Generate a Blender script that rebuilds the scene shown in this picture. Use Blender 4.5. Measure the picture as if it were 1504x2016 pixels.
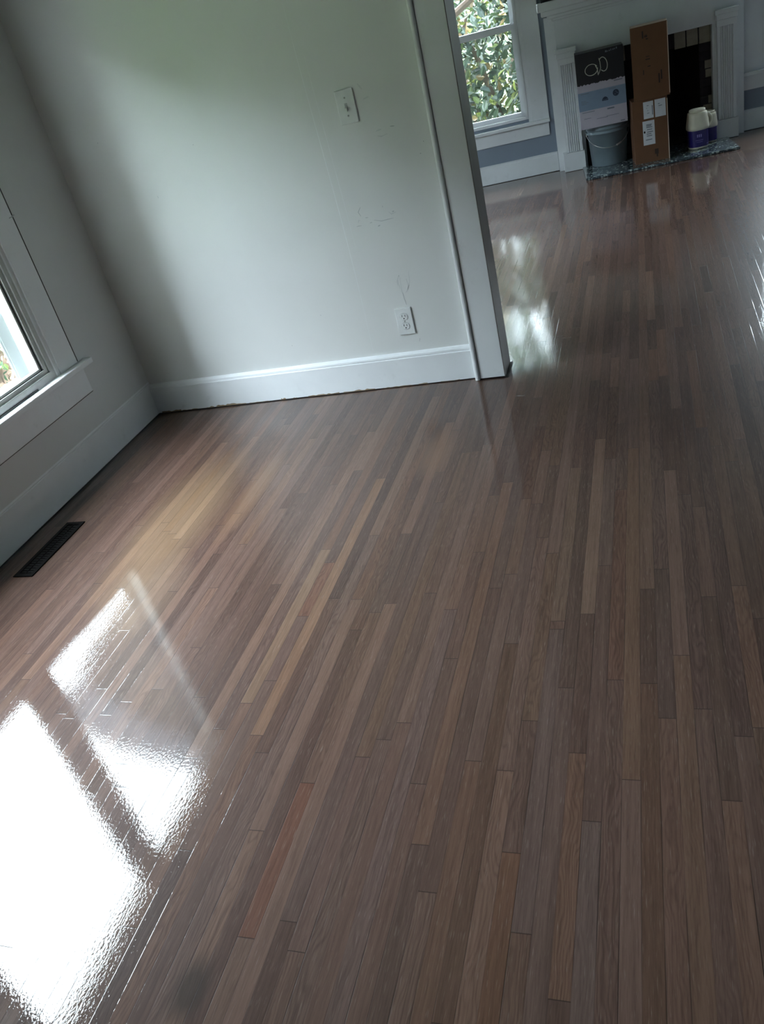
import bpy, bmesh, math, random
from mathutils import Vector, Matrix
random.seed(7)
for o in list(bpy.data.objects): bpy.data.objects.remove(o)
scene = bpy.context.scene
COL = scene.collection
PI = math.pi

# ------------------------------------------------------------------ camera
cam_d = bpy.data.cameras.new('camera'); cam = bpy.data.objects.new('camera', cam_d); COL.objects.link(cam)
cam_d.sensor_fit = 'VERTICAL'; cam_d.sensor_height = 36.0
cam_d.lens = 1590.07 / 2016 * 36.0
cam.location = (2.292847, -3.102053, 1.333594)
cam.rotation_euler = (1.0257025, 0.2286691, 0.2604572)
cam_d.clip_start = 0.02
scene.camera = cam

# ------------------------------------------------------------------ exposure, sky and daylight
scene.view_settings.view_transform = 'Standard'
scene.view_settings.look = 'None'
scene.view_settings.gamma = 1.0
scene.view_settings.use_curve_mapping = False
scene.view_settings.exposure = 1.3
SKY_STRENGTH = 20.0
world = bpy.data.worlds.new('world'); scene.world = world; world.use_nodes = True
wn = world.node_tree.nodes; wl = world.node_tree.links
for n in list(wn): wn.remove(n)
w_out = wn.new('ShaderNodeOutputWorld'); w_bg = wn.new('ShaderNodeBackground')
w_tc = wn.new('ShaderNodeTexCoord'); w_sep = wn.new('ShaderNodeSeparateXYZ'); w_ramp = wn.new('ShaderNodeValToRGB')
wl.new(w_tc.outputs['Generated'], w_sep.inputs[0]); wl.new(w_sep.outputs['Z'], w_ramp.inputs[0])
cr = w_ramp.color_ramp                       # overcast sky: dimmer at the horizon, brightest at the zenith
cr.elements[0].position = 0.0; cr.elements[0].color = (0.45, 0.50, 0.55, 1)
cr.elements[1].position = 0.9; cr.elements[1].color = (0.86, 0.95, 1.05, 1)
e = cr.elements.new(0.35); e.color = (0.74, 0.85, 0.97, 1)
wl.new(w_ramp.outputs[0], w_bg.inputs['Color']); w_bg.inputs['Strength'].default_value = SKY_STRENGTH
wl.new(w_bg.outputs[0], w_out.inputs['Surface'])

def portal(name, loc, rot, sx, sy):          # light portals in the window openings guide sky sampling, they give no light
    d = bpy.data.lights.new(name, 'AREA'); d.shape = 'RECTANGLE'; d.size = sx; d.size_y = sy
    d.cycles.is_portal = True
    o = bpy.data.objects.new(name, d); COL.objects.link(o); o.location = loc; o.rotation_euler = rot
TH = math.atan(0.106)
FU = Vector((math.cos(TH), math.sin(TH), 0)); FV = Vector((-math.sin(TH), math.cos(TH), 0)); FO = Vector((1, 3.961, 0))
def F(u, v, z=0.0):                          # point given along / behind / above the far wall (it stands 6 degrees askew)
    return FO + FU * (u - 1) + FV * v + Vector((0, 0, z))
portal('window_portal', (-0.13, -1.33, 1.09), (0, -PI / 2, 0), 1.40, 1.80)
portal('window_portal', (-0.13, 1.375, 1.09), (0, -PI / 2, 0), 1.40, 1.20)
portal('window_portal', F(1.06, 0.20, 1.09), (-PI / 2, 0, TH), 0.80, 1.40)
portal('window_portal', F(3.52, 0.20, 1.09), (-PI / 2, 0, TH), 0.80, 1.40)

# ------------------------------------------------------------------ material helpers
def S(r, g, b):                               # sRGB 0-255 to linear
    f = lambda c: (c / 255 / 12.92) if c / 255 <= 0.04045 else ((c / 255 + 0.055) / 1.055) ** 2.4
    return (f(r), f(g), f(b), 1)
class NT:
    def __init__(s, name):
        s.m = bpy.data.materials.new(name); s.m.use_nodes = True
        s.n = s.m.node_tree.nodes; s.l = s.m.node_tree.links
        for n in list(s.n): s.n.remove(n)
        s.out = s.n.new('ShaderNodeOutputMaterial')
    def new(s, t, **kw):
        n = s.n.new(t)
        for k, v in kw.items(): setattr(n, k, v)
        return n
    def link(s, a, b): s.l.new(a, b)
    def setin(s, node, key, v):
        if hasattr(v, 'is_output') or isinstance(v, bpy.types.NodeSocket): s.l.new(v, node.inputs[key])
        else: node.inputs[key].default_value = v
    def math(s, op, a, b=0.0, c=None, clamp=False):
        n = s.n.new('ShaderNodeMath'); n.operation = op; n.use_clamp = clamp
        s.setin(n, 0, a); s.setin(n, 1, b)
        if c is not None: s.setin(n, 2, c)
        return n.outputs[0]
    def mix(s, f, a, b, mode='MIX'):
        n = s.n.new('ShaderNodeMix'); n.data_type = 'RGBA'; n.blend_type = mode
        s.setin(n, 0, f); s.setin(n, 6, a); s.setin(n, 7, b)
        return n.outputs[2]
    def ramp(s, f, lo, hi, a=0.0, b=1.0):
        n = s.n.new('ShaderNodeMapRange'); n.clamp = True
        s.setin(n, 0, f); n.inputs[1].default_value = lo; n.inputs[2].default_value = hi
        n.inputs[3].default_value = a; n.inputs[4].default_value = b
        return n.outputs[0]
    def noise(s, vec, scale, detail=2.0, rough=0.5, dist=0.0):
        n = s.n.new('ShaderNodeTexNoise'); s.l.new(vec, n.inputs['Vector'])
        n.inputs['Scale'].default_value = scale; n.inputs['Detail'].default_value = detail
        n.inputs['Roughness'].default_value = rough; n.inputs['Distortion'].default_value = dist
        return n.outputs['Fac']
    def vmul(s, vec, k):
        n = s.n.new('ShaderNodeVectorMath'); n.operation = 'MULTIPLY'; s.l.new(vec, n.inputs[0]); n.inputs[1].default_value = k
        return n.outputs[0]
    def bump(s, h, strength, distance):
        n = s.n.new('ShaderNodeBump'); s.l.new(h, n.inputs['Height']); n.inputs['Strength'].default_value = strength
        n.inputs['Distance'].default_value = distance
        return n.outputs[0]
    def pos(s): return s.n.new('ShaderNodeNewGeometry').outputs['Position']
    def obj(s): return s.n.new('ShaderNodeTexCoord').outputs['Object']
    def bsdf(s, color, rough=0.5, **kw):
        b = s.n.new('ShaderNodeBsdfPrincipled'); s.setin(b, 'Base Color', color); s.setin(b, 'Roughness', rough)
        for k, v in kw.items(): s.setin(b, k.replace('_', ' '), v)
        s.l.new(b.outputs[0], s.out.inputs['Surface'])
        return b

def paint(name, col, rough=0.5, mottle=0.05, scale=3.0, bump=0.0, grime=None):
    t = NT(name); p = t.pos()
    n = t.noise(p, scale, 4, 0.6)
    c2 = tuple(c * (1 - mottle * 2.2) for c in col[:3]) + (1,)
    c = t.mix(t.ramp(n, 0.3, 0.7), c2, col)
    if grime: c = t.mix(t.math('MULTIPLY', t.ramp(t.noise(p, 11, 5, 0.7), 0.60, 0.75), grime), c, tuple(x * 0.55 for x in col[:3]) + (1,))
    b = t.bsdf(c, rough)
    if bump: t.link(t.bump(t.noise(p, 160, 3), 0.3, bump), b.inputs['Normal'])
    return t.m
def plain(name, col, rough=0.5, **kw):
    t = NT(name); p = t.obj(); n = t.noise(p, 25, 3)
    c = t.mix(t.ramp(n, 0.3, 0.7), tuple(x * 0.92 for x in col[:3]) + (1,), col)
    t.bsdf(c, rough, **kw); return t.m

M = {}
M['wall'] = paint('white_wall_paint', (0.74, 0.75, 0.74, 1), 0.45, 0.03, 1.6, 0.0006)
M['left_wall'] = paint('white_panel_paint', (0.70, 0.71, 0.71, 1), 0.42, 0.03, 2.0, 0.0004)
M['trim'] = paint('white_trim_paint', (0.84, 0.86, 0.88, 1), 0.32, 0.03, 4.0, 0.0003, grime=0.25)
M['far_wall'] = paint('blue_grey_wall_paint', S(124, 135, 150), 0.5, 0.05, 2.5, 0.0005)
M['far_trim'] = paint('far_room_white_trim', S(216, 219, 222), 0.4, 0.05, 4.0, grime=0.3)
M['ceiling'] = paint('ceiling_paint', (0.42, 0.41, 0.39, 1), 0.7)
M['frame'] = paint('window_frame_paint', S(190, 192, 188), 0.35, 0.08, 14, grime=0.5)
M['black'] = plain('black_gasket', S(22, 24, 24), 0.5)
M['plate'] = plain('ivory_plastic_plate', (0.78, 0.80, 0.80, 1), 0.3)
M['dark_slot'] = plain('dark_slot', S(20, 20, 20), 0.8, Specular_IOR_Level=0.15)
M['screw'] = plain('painted_screw', S(170, 172, 170), 0.3, Metallic=0.4)
M['vent'] = plain('dark_brown_vent_metal', S(12, 11, 10), 0.8, Specular_IOR_Level=0.1)
M['scuff'] = plain('grey_scuff', (0.47, 0.49, 0.50, 1), 0.6)
M['scuff_light'] = plain('pale_grey_scuff', (0.63, 0.65, 0.65, 1), 0.6)
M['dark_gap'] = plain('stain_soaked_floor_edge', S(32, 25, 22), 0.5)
M['crack'] = plain('open_paint_crack', S(72, 70, 66), 0.9)
M['jamb'] = paint('grimy_grey_jamb_paint', S(104, 96, 91), 0.5, 0.1, 8)  # jamb face coloured darker than the other trim
M['raw_wood'] = plain('chipped_bare_wood', S(150, 130, 105), 0.7)
M['brick_dark'] = paint('dark_purple_painted_brick', S(34, 27, 33), 0.8, 0.2, 20, 0.001)
M['brick_cream'] = paint('cream_painted_brick', S(150, 142, 126), 0.7, 0.12, 20, 0.001)
M['soot'] = paint('sooty_firebox', S(14, 12, 12), 0.9)
M['kraft'] = paint('brown_cardboard', S(104, 70, 46), 0.8, 0.06, 14)
M['kraft_pale'] = paint('pale_cardboard_edge', S(205, 185, 168), 0.8, 0.04, 14)  # paler copy of the cardboard, side light from the window painted in
M['ink'] = plain('dark_print', S(52, 38, 30), 0.8)
M['paper'] = plain('white_label_paper', S(205, 206, 212), 0.6)
M['label_ink'] = plain('grey_label_print', S(110, 115, 125), 0.6)
M['bx_black'] = paint('black_box_print', S(16, 16, 20), 0.4, 0.1, 9)
M['bx_white'] = paint('white_box_print', S(176, 170, 182), 0.5, 0.04, 9)
M['bx_blue'] = paint('pale_blue_box_print', S(120, 138, 160), 0.5, 0.05, 9)
M['bx_dark'] = plain('dark_blue_icon_print', S(36, 48, 68), 0.5)
M['bx_ring'] = plain('silver_ring_print', S(190, 188, 175), 0.4)
M['bucket'] = plain('grey_plastic_bucket', S(118, 132, 140), 0.35)
M['bucket_handle'] = plain('steel_wire', S(190, 190, 190), 0.3, Metallic=0.8)
M['jug'] = plain('white_jug_plastic', S(222, 216, 196), 0.35)
M['jug_label'] = plain('purple_jug_label', S(38, 28, 98), 0.35)
M['jug_text'] = plain('pale_violet_label_print', S(150, 140, 200), 0.4)
M['leaf_stem'] = paint('bark', S(120, 100, 85), 0.9, 0.2, 12)
M['siding'] = paint('grey_siding', S(140, 138, 132), 0.8, 0.05, 3)
M['roofing'] = paint('weathered_roofing', S(66, 60, 50), 0.9, 0.15, 8)
M['fascia'] = paint('pale_grey_fascia', S(88, 88, 92), 0.6)
M['brick_red'] = paint('reddish_brick', S(92, 58, 52), 0.9, 0.15, 12)

def glass_mat(name, tint, refl):
    t = NT(name)
    tr = t.new('ShaderNodeBsdfTransparent'); tr.inputs[0].default_value = tint
    gl = t.new('ShaderNodeBsdfGlossy'); gl.inputs['Roughness'].default_value = 0.02
    mx = t.new('ShaderNodeMixShader'); mx.inputs[0].default_value = refl
    t.link(tr.outputs[0], mx.inputs[1]); t.link(gl.outputs[0], mx.inputs[2]); t.link(mx.outputs[0], t.out.inputs['Surface'])
    return t.m
M['glass'] = glass_mat('window_glass', (0.93, 0.95, 0.94, 1), 0.05)
M['glass_screen'] = glass_mat('window_glass_with_screen', (0.74, 0.76, 0.75, 1), 0.05)  # extra tint in the glass of the lower sashes
t = NT('white_storm_frame_plastic')
d_ = t.new('ShaderNodeBsdfDiffuse'); d_.inputs[0].default_value = (0.7, 0.72, 0.74, 1)
tl_ = t.new('ShaderNodeBsdfTranslucent'); tl_.inputs[0].default_value = (0.7, 0.74, 0.76, 1)
mx_ = t.new('ShaderNodeMixShader'); mx_.inputs[0].default_value = 0.13
t.link(d_.outputs[0], mx_.inputs[1]); t.link(tl_.outputs[0], mx_.inputs[2]); t.link(mx_.outputs[0], t.out.inputs['Surface'])
M['storm'] = t.m

def leaf_mat(name, cols, gloss=0.35):
    t = NT(name); at = t.new('ShaderNodeAttribute', attribute_name='leaf')
    r = t.new('ShaderNodeValToRGB'); t.link(at.outputs['Fac'], r.inputs[0]); r.color_ramp.interpolation = 'CONSTANT'
    for i, c in enumerate(cols):
        if i < 2: e = r.color_ramp.elements[i]; e.position = i / len(cols)
        else: e = r.color_ramp.elements.new(i / len(cols))
        e.color = c
    t.bsdf(r.outputs[0], gloss); return t.m
M['leaf'] = leaf_mat('shrub_leaves', [S(58, 78, 60), S(92, 108, 58), S(42, 58, 48), S(140, 150, 70), S(76, 96, 80), S(50, 68, 58), S(108, 120, 108), S(70, 90, 66), S(124, 134, 122), S(88, 104, 86), S(60, 80, 52), S(140, 118, 76)], 0.3)  # greyest entries paint sky glare into the leaf colour
M['leaf_tree'] = leaf_mat('tree_leaves', [S(50, 72, 38), S(70, 92, 44), S(60, 84, 44), S(44, 60, 36)], 0.5)
t = NT('grass'); p = t.pos(); t.bsdf(t.mix(t.noise(p, 6, 5), S(64, 82, 42), S(88, 106, 58)), 0.9); M['grass'] = t.m

# hearth tile
t = NT('mottled_hearth_tile'); p = t.obj()
v = t.new('ShaderNodeTexVoronoi'); t.link(p, v.inputs['Vector']); v.inputs['Scale'].default_value = 55
c = t.mix(t.ramp(t.noise(p, 34, 5, 0.75), 0.44, 0.58), S(62, 76, 82), S(182, 194, 194))
c = t.mix(t.ramp(v.outputs['Distance'], 0.35, 0.6), c, S(60, 70, 78))
t.bsdf(c, 0.15, Coat_Weight=0.5); M['hearth'] = t.m

# the oak strip floor
t = NT('glossy_stained_oak_strips')
tone = t.new('ShaderNodeAttribute', attribute_name='tone'); seed = t.new('ShaderNodeAttribute', attribute_name='seed')
edge = t.new('ShaderNodeUVMap', uv_map='board'); es = t.new('ShaderNodeSeparateXYZ'); t.link(edge.outputs[0], es.inputs[0])
P = t.pos()
off = t.new('ShaderNodeVectorMath', operation='MULTIPLY'); t.link(seed.outputs['Color'], off.inputs[0]); off.inputs[1].default_value = (9, 31, 17)
pv = t.new('ShaderNodeVectorMath', operation='ADD'); t.link(P, pv.inputs[0]); t.link(off.outputs[0], pv.inputs[1])
base = pv.outputs[0]
fine = t.noise(t.vmul(base, (330, 14, 1)), 1.0, 4, 0.65)                 # pores
mid = t.noise(t.vmul(base, (90, 3.0, 1)), 1.0, 3, 0.55, 0.3)             # streaks
warp = t.noise(t.vmul(base, (22, 5, 1)), 1.0, 2, 0.5)
sx = t.new('ShaderNodeSeparateXYZ'); t.link(base, sx.inputs[0])
ph = t.math('ADD', t.math('MULTIPLY', sx.outputs[0], 760.0), t.math('MULTIPLY', warp, 60.0))
cath = t.math('POWER', t.math('ADD', t.math('MULTIPLY', t.math('SINE', ph), 0.5), 0.5), 2.0)   # cathedral figure
sc = t.new('ShaderNodeSeparateColor'); t.link(seed.outputs['Color'], sc.inputs[0])
figure = t.ramp(sc.outputs[2], 0.35, 0.8)
big = t.noise(P, 1.3, 3, 0.5)
c = t.mix(1.0, tone.outputs['Color'], (0.59, 0.46, 0.42, 1), 'MULTIPLY')
c = t.mix(t.math('MULTIPLY', t.ramp(mid, 0.35, 0.7), 0.45), c, (0.45, 0.42, 0.40, 1), 'MULTIPLY')
c = t.mix(t.math('MULTIPLY', t.ramp(fine, 0.45, 0.75), 0.55), c, (0.42, 0.38, 0.36, 1), 'MULTIPLY')
c = t.mix(t.math('MULTIPLY', t.math('MULTIPLY', cath, figure), 0.38), c, (0.42, 0.38, 0.37, 1), 'MULTIPLY')
c = t.mix(t.math('MULTIPLY', t.ramp(t.noise(t.vmul(base, (500, 30, 1)), 1.0, 2), 0.62, 0.8), 0.22), c, (0.42, 0.36, 0.32, 1))
c = t.mix(t.ramp(big, 0.3, 0.7, 0.0, 0.22), c, (0.62, 0.60, 0.60, 1), 'MULTIPLY')
def blob(cx, cy, rx, ry, soft=1.0, rot=0.0, wob=0.35):                   # soft patch with its own outline
    s = t.new('ShaderNodeSeparateXYZ'); t.link(P, s.inputs[0])
    x = t.math('SUBTRACT', s.outputs[0], cx); y = t.math('SUBTRACT', s.outputs[1], cy)
    ca, sa = math.cos(rot), math.sin(rot)
    X = t.math('ADD', t.math('MULTIPLY', x, ca / rx), t.math('MULTIPLY', y, sa / rx))
    Y = t.math('ADD', t.math('MULTIPLY', x, -sa / ry), t.math('MULTIPLY', y, ca / ry))
    r = t.math('SQRT', t.math('ADD', t.math('MULTIPLY', X, X), t.math('MULTIPLY', Y, Y)))
    r = t.math('ADD', r, t.math('MULTIPLY', t.math('SUBTRACT', t.noise(P, 9, 3), 0.5), wob))
    return t.ramp(r, 1.0 - 0.45 * soft, 1.0 + 0.45 * soft, 1.0, 0.0)
PATCHES = []
c_patch = c
for (cx, cy, rx, ry, rot, col, k) in [
        (0.62, -0.98, 0.13, 0.40, 0.0, (0.38, 0.25, 0.135, 1), 0.30),     # golden, less grey patch
        (0.86, -0.80, 0.04, 0.25, 0.0, (0.27, 0.16, 0.09, 1), 0.35),
        (1.52, -0.62, 0.05, 0.16, 0.0, (0.20, 0.11, 0.065, 1), 0.40),
        (1.46, -2.52, 0.03, 0.05, 0.0, (0.03, 0.022, 0.018, 1), 0.75),   # dark knot stain
        (0.72, -1.42, 0.12, 0.18, 0.0, (0.30, 0.21, 0.14, 1), 0.25)]:
    c_patch = t.mix(t.math('MULTIPLY', blob(cx, cy, rx, ry, 1.0, rot), k), c_patch, col)
c = c_patch
# strip joints: uv.x across (m), uv.y along (m) measured to the nearest edge
ex = es.outputs[0]; ey = es.outputs[1]
gapn = t.ramp(t.noise(t.vmul(P, (60, 3.5, 1)), 1.0, 2), 0.40, 0.62, 0.25, 1.0)
gx = t.math('MULTIPLY', t.ramp(ex, 0.0002, 0.0013, 1.0, 0.0), gapn)
gy = t.ramp(ey, 0.0003, 0.0014, 1.0, 0.0)
gap = t.math('MAXIMUM', gx, gy)
c = t.mix(t.math('MULTIPLY', gap, 0.8), c, (0.022, 0.016, 0.014, 1))
ripple = t.noise(t.vmul(P, (1.25, 0.8, 1)), 150, 2.0, 0.5)
ripple2 = t.noise(t.vmul(P, (1.0, 0.25, 1)), 30, 1.0, 0.5)
specks = t.ramp(t.noise(P, 420, 1.0), 0.74, 0.82)
tilt = t.math('MULTIPLY', t.math('SUBTRACT', sc.outputs[0], 0.5), 1.0)
h = t.math('ADD', t.math('MULTIPLY', ripple, 0.13), t.math('MULTIPLY', ripple2, 0.12))
h = t.math('ADD', h, t.math('MULTIPLY', specks, 0.035))
h = t.math('SUBTRACT', h, t.math('MULTIPLY', gap, 0.05))
cn = t.bump(h, 1.0, 0.0011)
bn = t.bump(t.math('SUBTRACT', t.math('MULTIPLY', fine, 0.3), gap), 0.5, 0.0005)
b = t.bsdf(c, 0.42, Coat_Weight=1.0, Coat_Roughness=0.02, Coat_IOR=1.5)
b.inputs['Specular IOR Level'].default_value = 0.05
t.link(cn, b.inputs['Coat Normal']); t.link(bn, b.inputs['Normal'])
M['floor'] = t.m

# ------------------------------------------------------------------ mesh helpers
def link_mesh(name, bm, mats, parent=None, smooth=False, loc=None, rotz=0.0):
    me = bpy.data.meshes.new(name); bm.normal_update(); bm.to_mesh(me); bm.free()
    for m in (mats if isinstance(mats, (list, tuple)) else [mats]): me.materials.append(M[m])
    if smooth:
        for p in me.polygons: p.use_smooth = True
    o = bpy.data.objects.new(name, me); COL.objects.link(o)
    if parent: o.parent = parent
    if loc is not None: o.location = loc
    o.rotation_euler.z = rotz
    return o
def box(bm, a, b, mi=0, bev=0.0):
    x0, x1 = sorted((a[0], b[0])); y0, y1 = sorted((a[1], b[1])); z0, z1 = sorted((a[2], b[2]))
    vs = [bm.verts.new(v) for v in [(x0, y0, z0), (x1, y0, z0), (x1, y1, z0), (x0, y1, z0), (x0, y0, z1), (x1, y0, z1), (x1, y1, z1), (x0, y1, z1)]]
    fs = [bm.faces.new([vs[i] for i in f]) for f in [(0, 3, 2, 1), (4, 5, 6, 7), (0, 1, 5, 4), (1, 2, 6, 5), (2, 3, 7, 6), (3, 0, 4, 7)]]
    for f in fs: f.material_index = mi
    if bev > 0:
        es = list({e for f in fs for e in f.edges})
        r = bmesh.ops.bevel(bm, geom=es, offset=bev, segments=2, affect='EDGES', profile=0.6)
        for f in r['faces']: f.material_index = mi
    return vs
def boxes(name, lst, mats, parent=None, bev=0.0, **kw):
    bm = bmesh.new()
    for it in lst: box(bm, it[0], it[1], it[2] if len(it) > 2 else 0, bev)
    return link_mesh(name, bm, mats, parent, **kw)
def lathe(bm, prof, seg=32, c=(0, 0, 0), mi=0, sx=1.0, sy=1.0, cap=True, power=2.0):
    rings = []
    for r, z in prof:
        ring = []
        for k in range(seg):
            a = 2 * PI * k / seg; ca, sa = math.cos(a), math.sin(a)
            s = 1.0 / (abs(ca) ** power + abs(sa) ** power) ** (1 / power)
            ring.append(bm.verts.new((c[0] + r * s * ca * sx, c[1] + r * s * sa * sy, c[2] + z)))
        rings.append(ring)
    for i in range(len(rings) - 1):
        for k in range(seg):
            f = bm.faces.new([rings[i][k], rings[i][(k + 1) % seg], rings[i + 1][(k + 1) % seg], rings[i + 1][k]]); f.material_index = mi
    if cap:
        f = bm.faces.new(list(reversed(rings[0]))); f.material_index = mi
        f = bm.faces.new(rings[-1]); f.material_index = mi
def tube(bm, pts, r, seg=8, mi=0):
    pts = [Vector(p) for p in pts]; rings = []
    for i, p in enumerate(pts):
        d = (pts[min(i + 1, len(pts) - 1)] - pts[max(i - 1, 0)]).normalized()
        a = d.orthogonal().normalized() if i == 0 else (prev - d * prev.dot(d)).normalized()
        prev = a; b_ = d.cross(a)
        rr = r[i] if isinstance(r, (list, tuple)) else r
        rings.append([bm.verts.new(p + (a * math.cos(2 * PI * k / seg) + b_ * math.sin(2 * PI * k / seg)) * rr) for k in range(seg)])
    for i in range(len(rings) - 1):
        for k in range(seg):
            f = bm.faces.new([rings[i][k], rings[i][(k + 1) % seg], rings[i + 1][(k + 1) % seg], rings[i + 1][k]]); f.material_index = mi
    bm.faces.new(list(reversed(rings[0]))).material_index = mi; bm.faces.new(rings[-1]).material_index = mi
def thing(name, label, cat, loc=(0, 0, 0), rotz=0.0, group=None):
    o = bpy.data.objects.new(name, None); COL.objects.link(o); o.location = loc; o.rotation_euler = (0, 0, rotz)
    o.empty_display_size = 0.05
    o['label'] = label; o['category'] = cat
    if group: o['group'] = group
    return o
def tag(o, label, cat, group=None):
    o['label'] = label; o['category'] = cat
    if group: o['group'] = group
    return o
def struct(o): o['kind'] = 'structure'; return o

# ------------------------------------------------------------------ floor
BW = 0.0353; X_PHASE = 2.2150
X0, X1, Y0, Y1 = -0.02, 4.40, -4.60, 4.34
PAL = [(0.240, 0.180, 0.146), (0.215, 0.158, 0.130), (0.265, 0.200, 0.158), (0.190, 0.146, 0.128), (0.235, 0.185, 0.162),
       (0.205, 0.165, 0.148), (0.285, 0.220, 0.170), (0.170, 0.128, 0.112), (0.240, 0.170, 0.128), (0.220, 0.176, 0.152)]
# boards the photograph singles out: column index (from X_PHASE), y start, y end, colour
SPECIAL = [(-4, -1.524, -0.62, (0.36, 0.29, 0.23)), (-4, -1.96, -1.524, (0.15, 0.112, 0.10)), (-2, -1.75, -0.95, (0.23, 0.145, 0.112)),
           (-1, -2.02, -0.70, (0.28, 0.205, 0.145)), (-3, -2.75, -2.12, (0.22, 0.20, 0.195)), (2, -2.95, -1.67, (0.28, 0.21, 0.155)),
           (-20, -2.42, -2.075, (0.27, 0.135, 0.085)), (-25, -1.95, -0.78, (0.40, 0.29, 0.19)), (-26, -1.52, -1.27, (0.30, 0.17, 0.115)),
           (-27, -1.85, -1.20, (0.36, 0.29, 0.20)),
           (-7, -2.75, -2.20, (0.24, 0.145, 0.09)), (-12, -2.75, -2.20, (0.135, 0.11, 0.10)), (3, -1.83, -1.0, (0.17, 0.135, 0.128)),
           (-6, -1.55, -0.80, (0.27, 0.22, 0.175)), (-6, -2.35, -1.58, (0.20, 0.175, 0.17)), (5, -1.9, -0.6, (0.15, 0.12, 0.115)),
           (1, -1.35, -0.2, (0.20, 0.16, 0.15)), (-14, -2.9, -1.5, (0.23, 0.195, 0.19)), (-22, -2.2, -1.45, (0.30, 0.235, 0.19)), (-24, -2.7, -2.0, (0.15, 0.115, 0.10)),
           (-36, -1.15, -0.42, (0.36, 0.28, 0.21)), (-38, -1.2, -0.5, (0.20, 0.155, 0.135)), (-44, -1.1, -0.35, (0.34, 0.27, 0.21))]
bm = bmesh.new()
tone_l = bm.loops.layers.float_color.new('tone'); seed_l = bm.loops.layers.float_color.new('seed')
uvl = bm.loops.layers.uv.new('board')
def add_board(xa, xb, ya, yb, col, sd):
    # an inner quad and edge rings so the shader can know the distance to the joint
    nx = [0, 0.003, 0.5, 1]; w = xb - xa; l = yb - ya; e_ = min(0.002, w * 0.3)
    xs = [xa, xa + e_, xb - e_, xb]; ys = [ya, ya + e_, yb - e_, yb]
    V_ = [[bm.verts.new((x, y, 0)) for x in xs] for y in ys]
    dx = [0, e_, e_, 0]; dy = [0, e_, e_, 0]
    for j in range(3):
        for i in range(3):
            f = bm.faces.new([V_[j][i], V_[j][i + 1], V_[j + 1][i + 1], V_[j + 1][i]])
            for lp, (ii, jj) in zip(f.loops, [(i, j), (i + 1, j), (i + 1, j + 1), (i, j + 1)]):
                lp[uvl].uv = (dx[ii], dy[jj]); lp[tone_l] = (*col, 1); lp[seed_l] = (*sd, 1)
rf = random.Random(11)
i0 = math.floor((X0 - X_PHASE) / BW); i1 = math.ceil((X1 - X_PHASE) / BW)
for i in range(i0, i1):
    xa = max(X0, X_PHASE + i * BW); xb = min(X1, X_PHASE + (i + 1) * BW)
    if xb - xa < 0.004: continue
    sp = sorted([s for s in SPECIAL if s[0] == i], key=lambda s: s[1])
    y = Y0
    def rnd_fill(ya, yb):
        y = ya
        while y < yb - 1e-4:
            L = rf.choice([0.35, 0.5, 0.7, 0.9, 1.2, 1.5]) * rf.uniform(0.8, 1.2)
            ye = y + L
            if yb - ye < 0.22: ye = yb
            c0 = tuple(.62 * q + .38 * m_ for q, m_ in zip(rf.choice(PAL), (.225, .170, .143))); k = rf.uniform(0.80, 1.16); w_ = rf.uniform(-0.018, 0.018)
            add_board(xa, xb, y, ye, (c0[0] * k * (1 + w_), c0[1] * k, c0[2] * k * (1 - w_)), (rf.random(), rf.random(), rf.random()))
            y = ye
    for s in sp:
        rnd_fill(y, s[1]); add_board(xa, xb, s[1], s[2], tuple(s[3][q] * .55 + (.225, .170, .143)[q] * .45 for q in range(3)), (rf.random(), rf.random(), rf.random())); y = s[2]
    rnd_fill(y, Y1)
floor = struct(link_mesh('floor', bm, 'floor'))
struct(boxes('floor_slab', [((X0 - 0.2, Y0 - 0.2, -0.2), (X1 + 0.2, Y1 + 0.3, -0.001))], 'dark_gap')).name = 'floor.001'

# ------------------------------------------------------------------ room shell
CEIL = 2.55; WT = 0.16
# left wall, opening for the pair of windows
LW = 0.09; FY0, FY1 = 0.80, 1.95
wy0, wy1, wz0, wz1 = -2.19, -0.52, 0.44, 1.77
struct(boxes('wall_left', [((-0.003, Y0 - 0.1, -0.2), (-LW, Y1 + 0.1, wz0)), ((-0.003, Y0 - 0.1, wz1), (-LW, Y1 + 0.1, CEIL)),
                           ((-0.003, Y0 - 0.1, wz0), (-LW, wy0, wz1)), ((-0.003, wy1, wz0), (-LW, FY0, wz1)), ((-0.003, FY1, wz0), (-LW, Y1 + 0.1, wz1))], 'left_wall'))
struct(boxes('wall_right', [((X1, Y0 - 0.1, -0.2), (X1 + 0.15, Y1 + 0.1, CEIL))], 'far_wall'))
struct(boxes('wall_front', [((X0 - 0.1, Y0 - 0.15, -0.2), (X1 + 0.1, Y0, CEIL))], 'far_wall'))
struct(boxes('ceiling', [((X0 - 0.15, Y0 - 0.15, CEIL), (X1 + 0.15, Y1 + 0.6, CEIL + 0.12))], 'ceiling'))
# partition with the wide cased opening
struct(boxes('wall_back', [((-0.018, 0.018, 0), (1.675, 0.118, CEIL)), ((1.675, 0.018, 2.12), (4.05, 0.118, CEIL)), ((4.05, 0.018, 0), (X1, 0.118, CEIL))], 'wall'))
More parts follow.
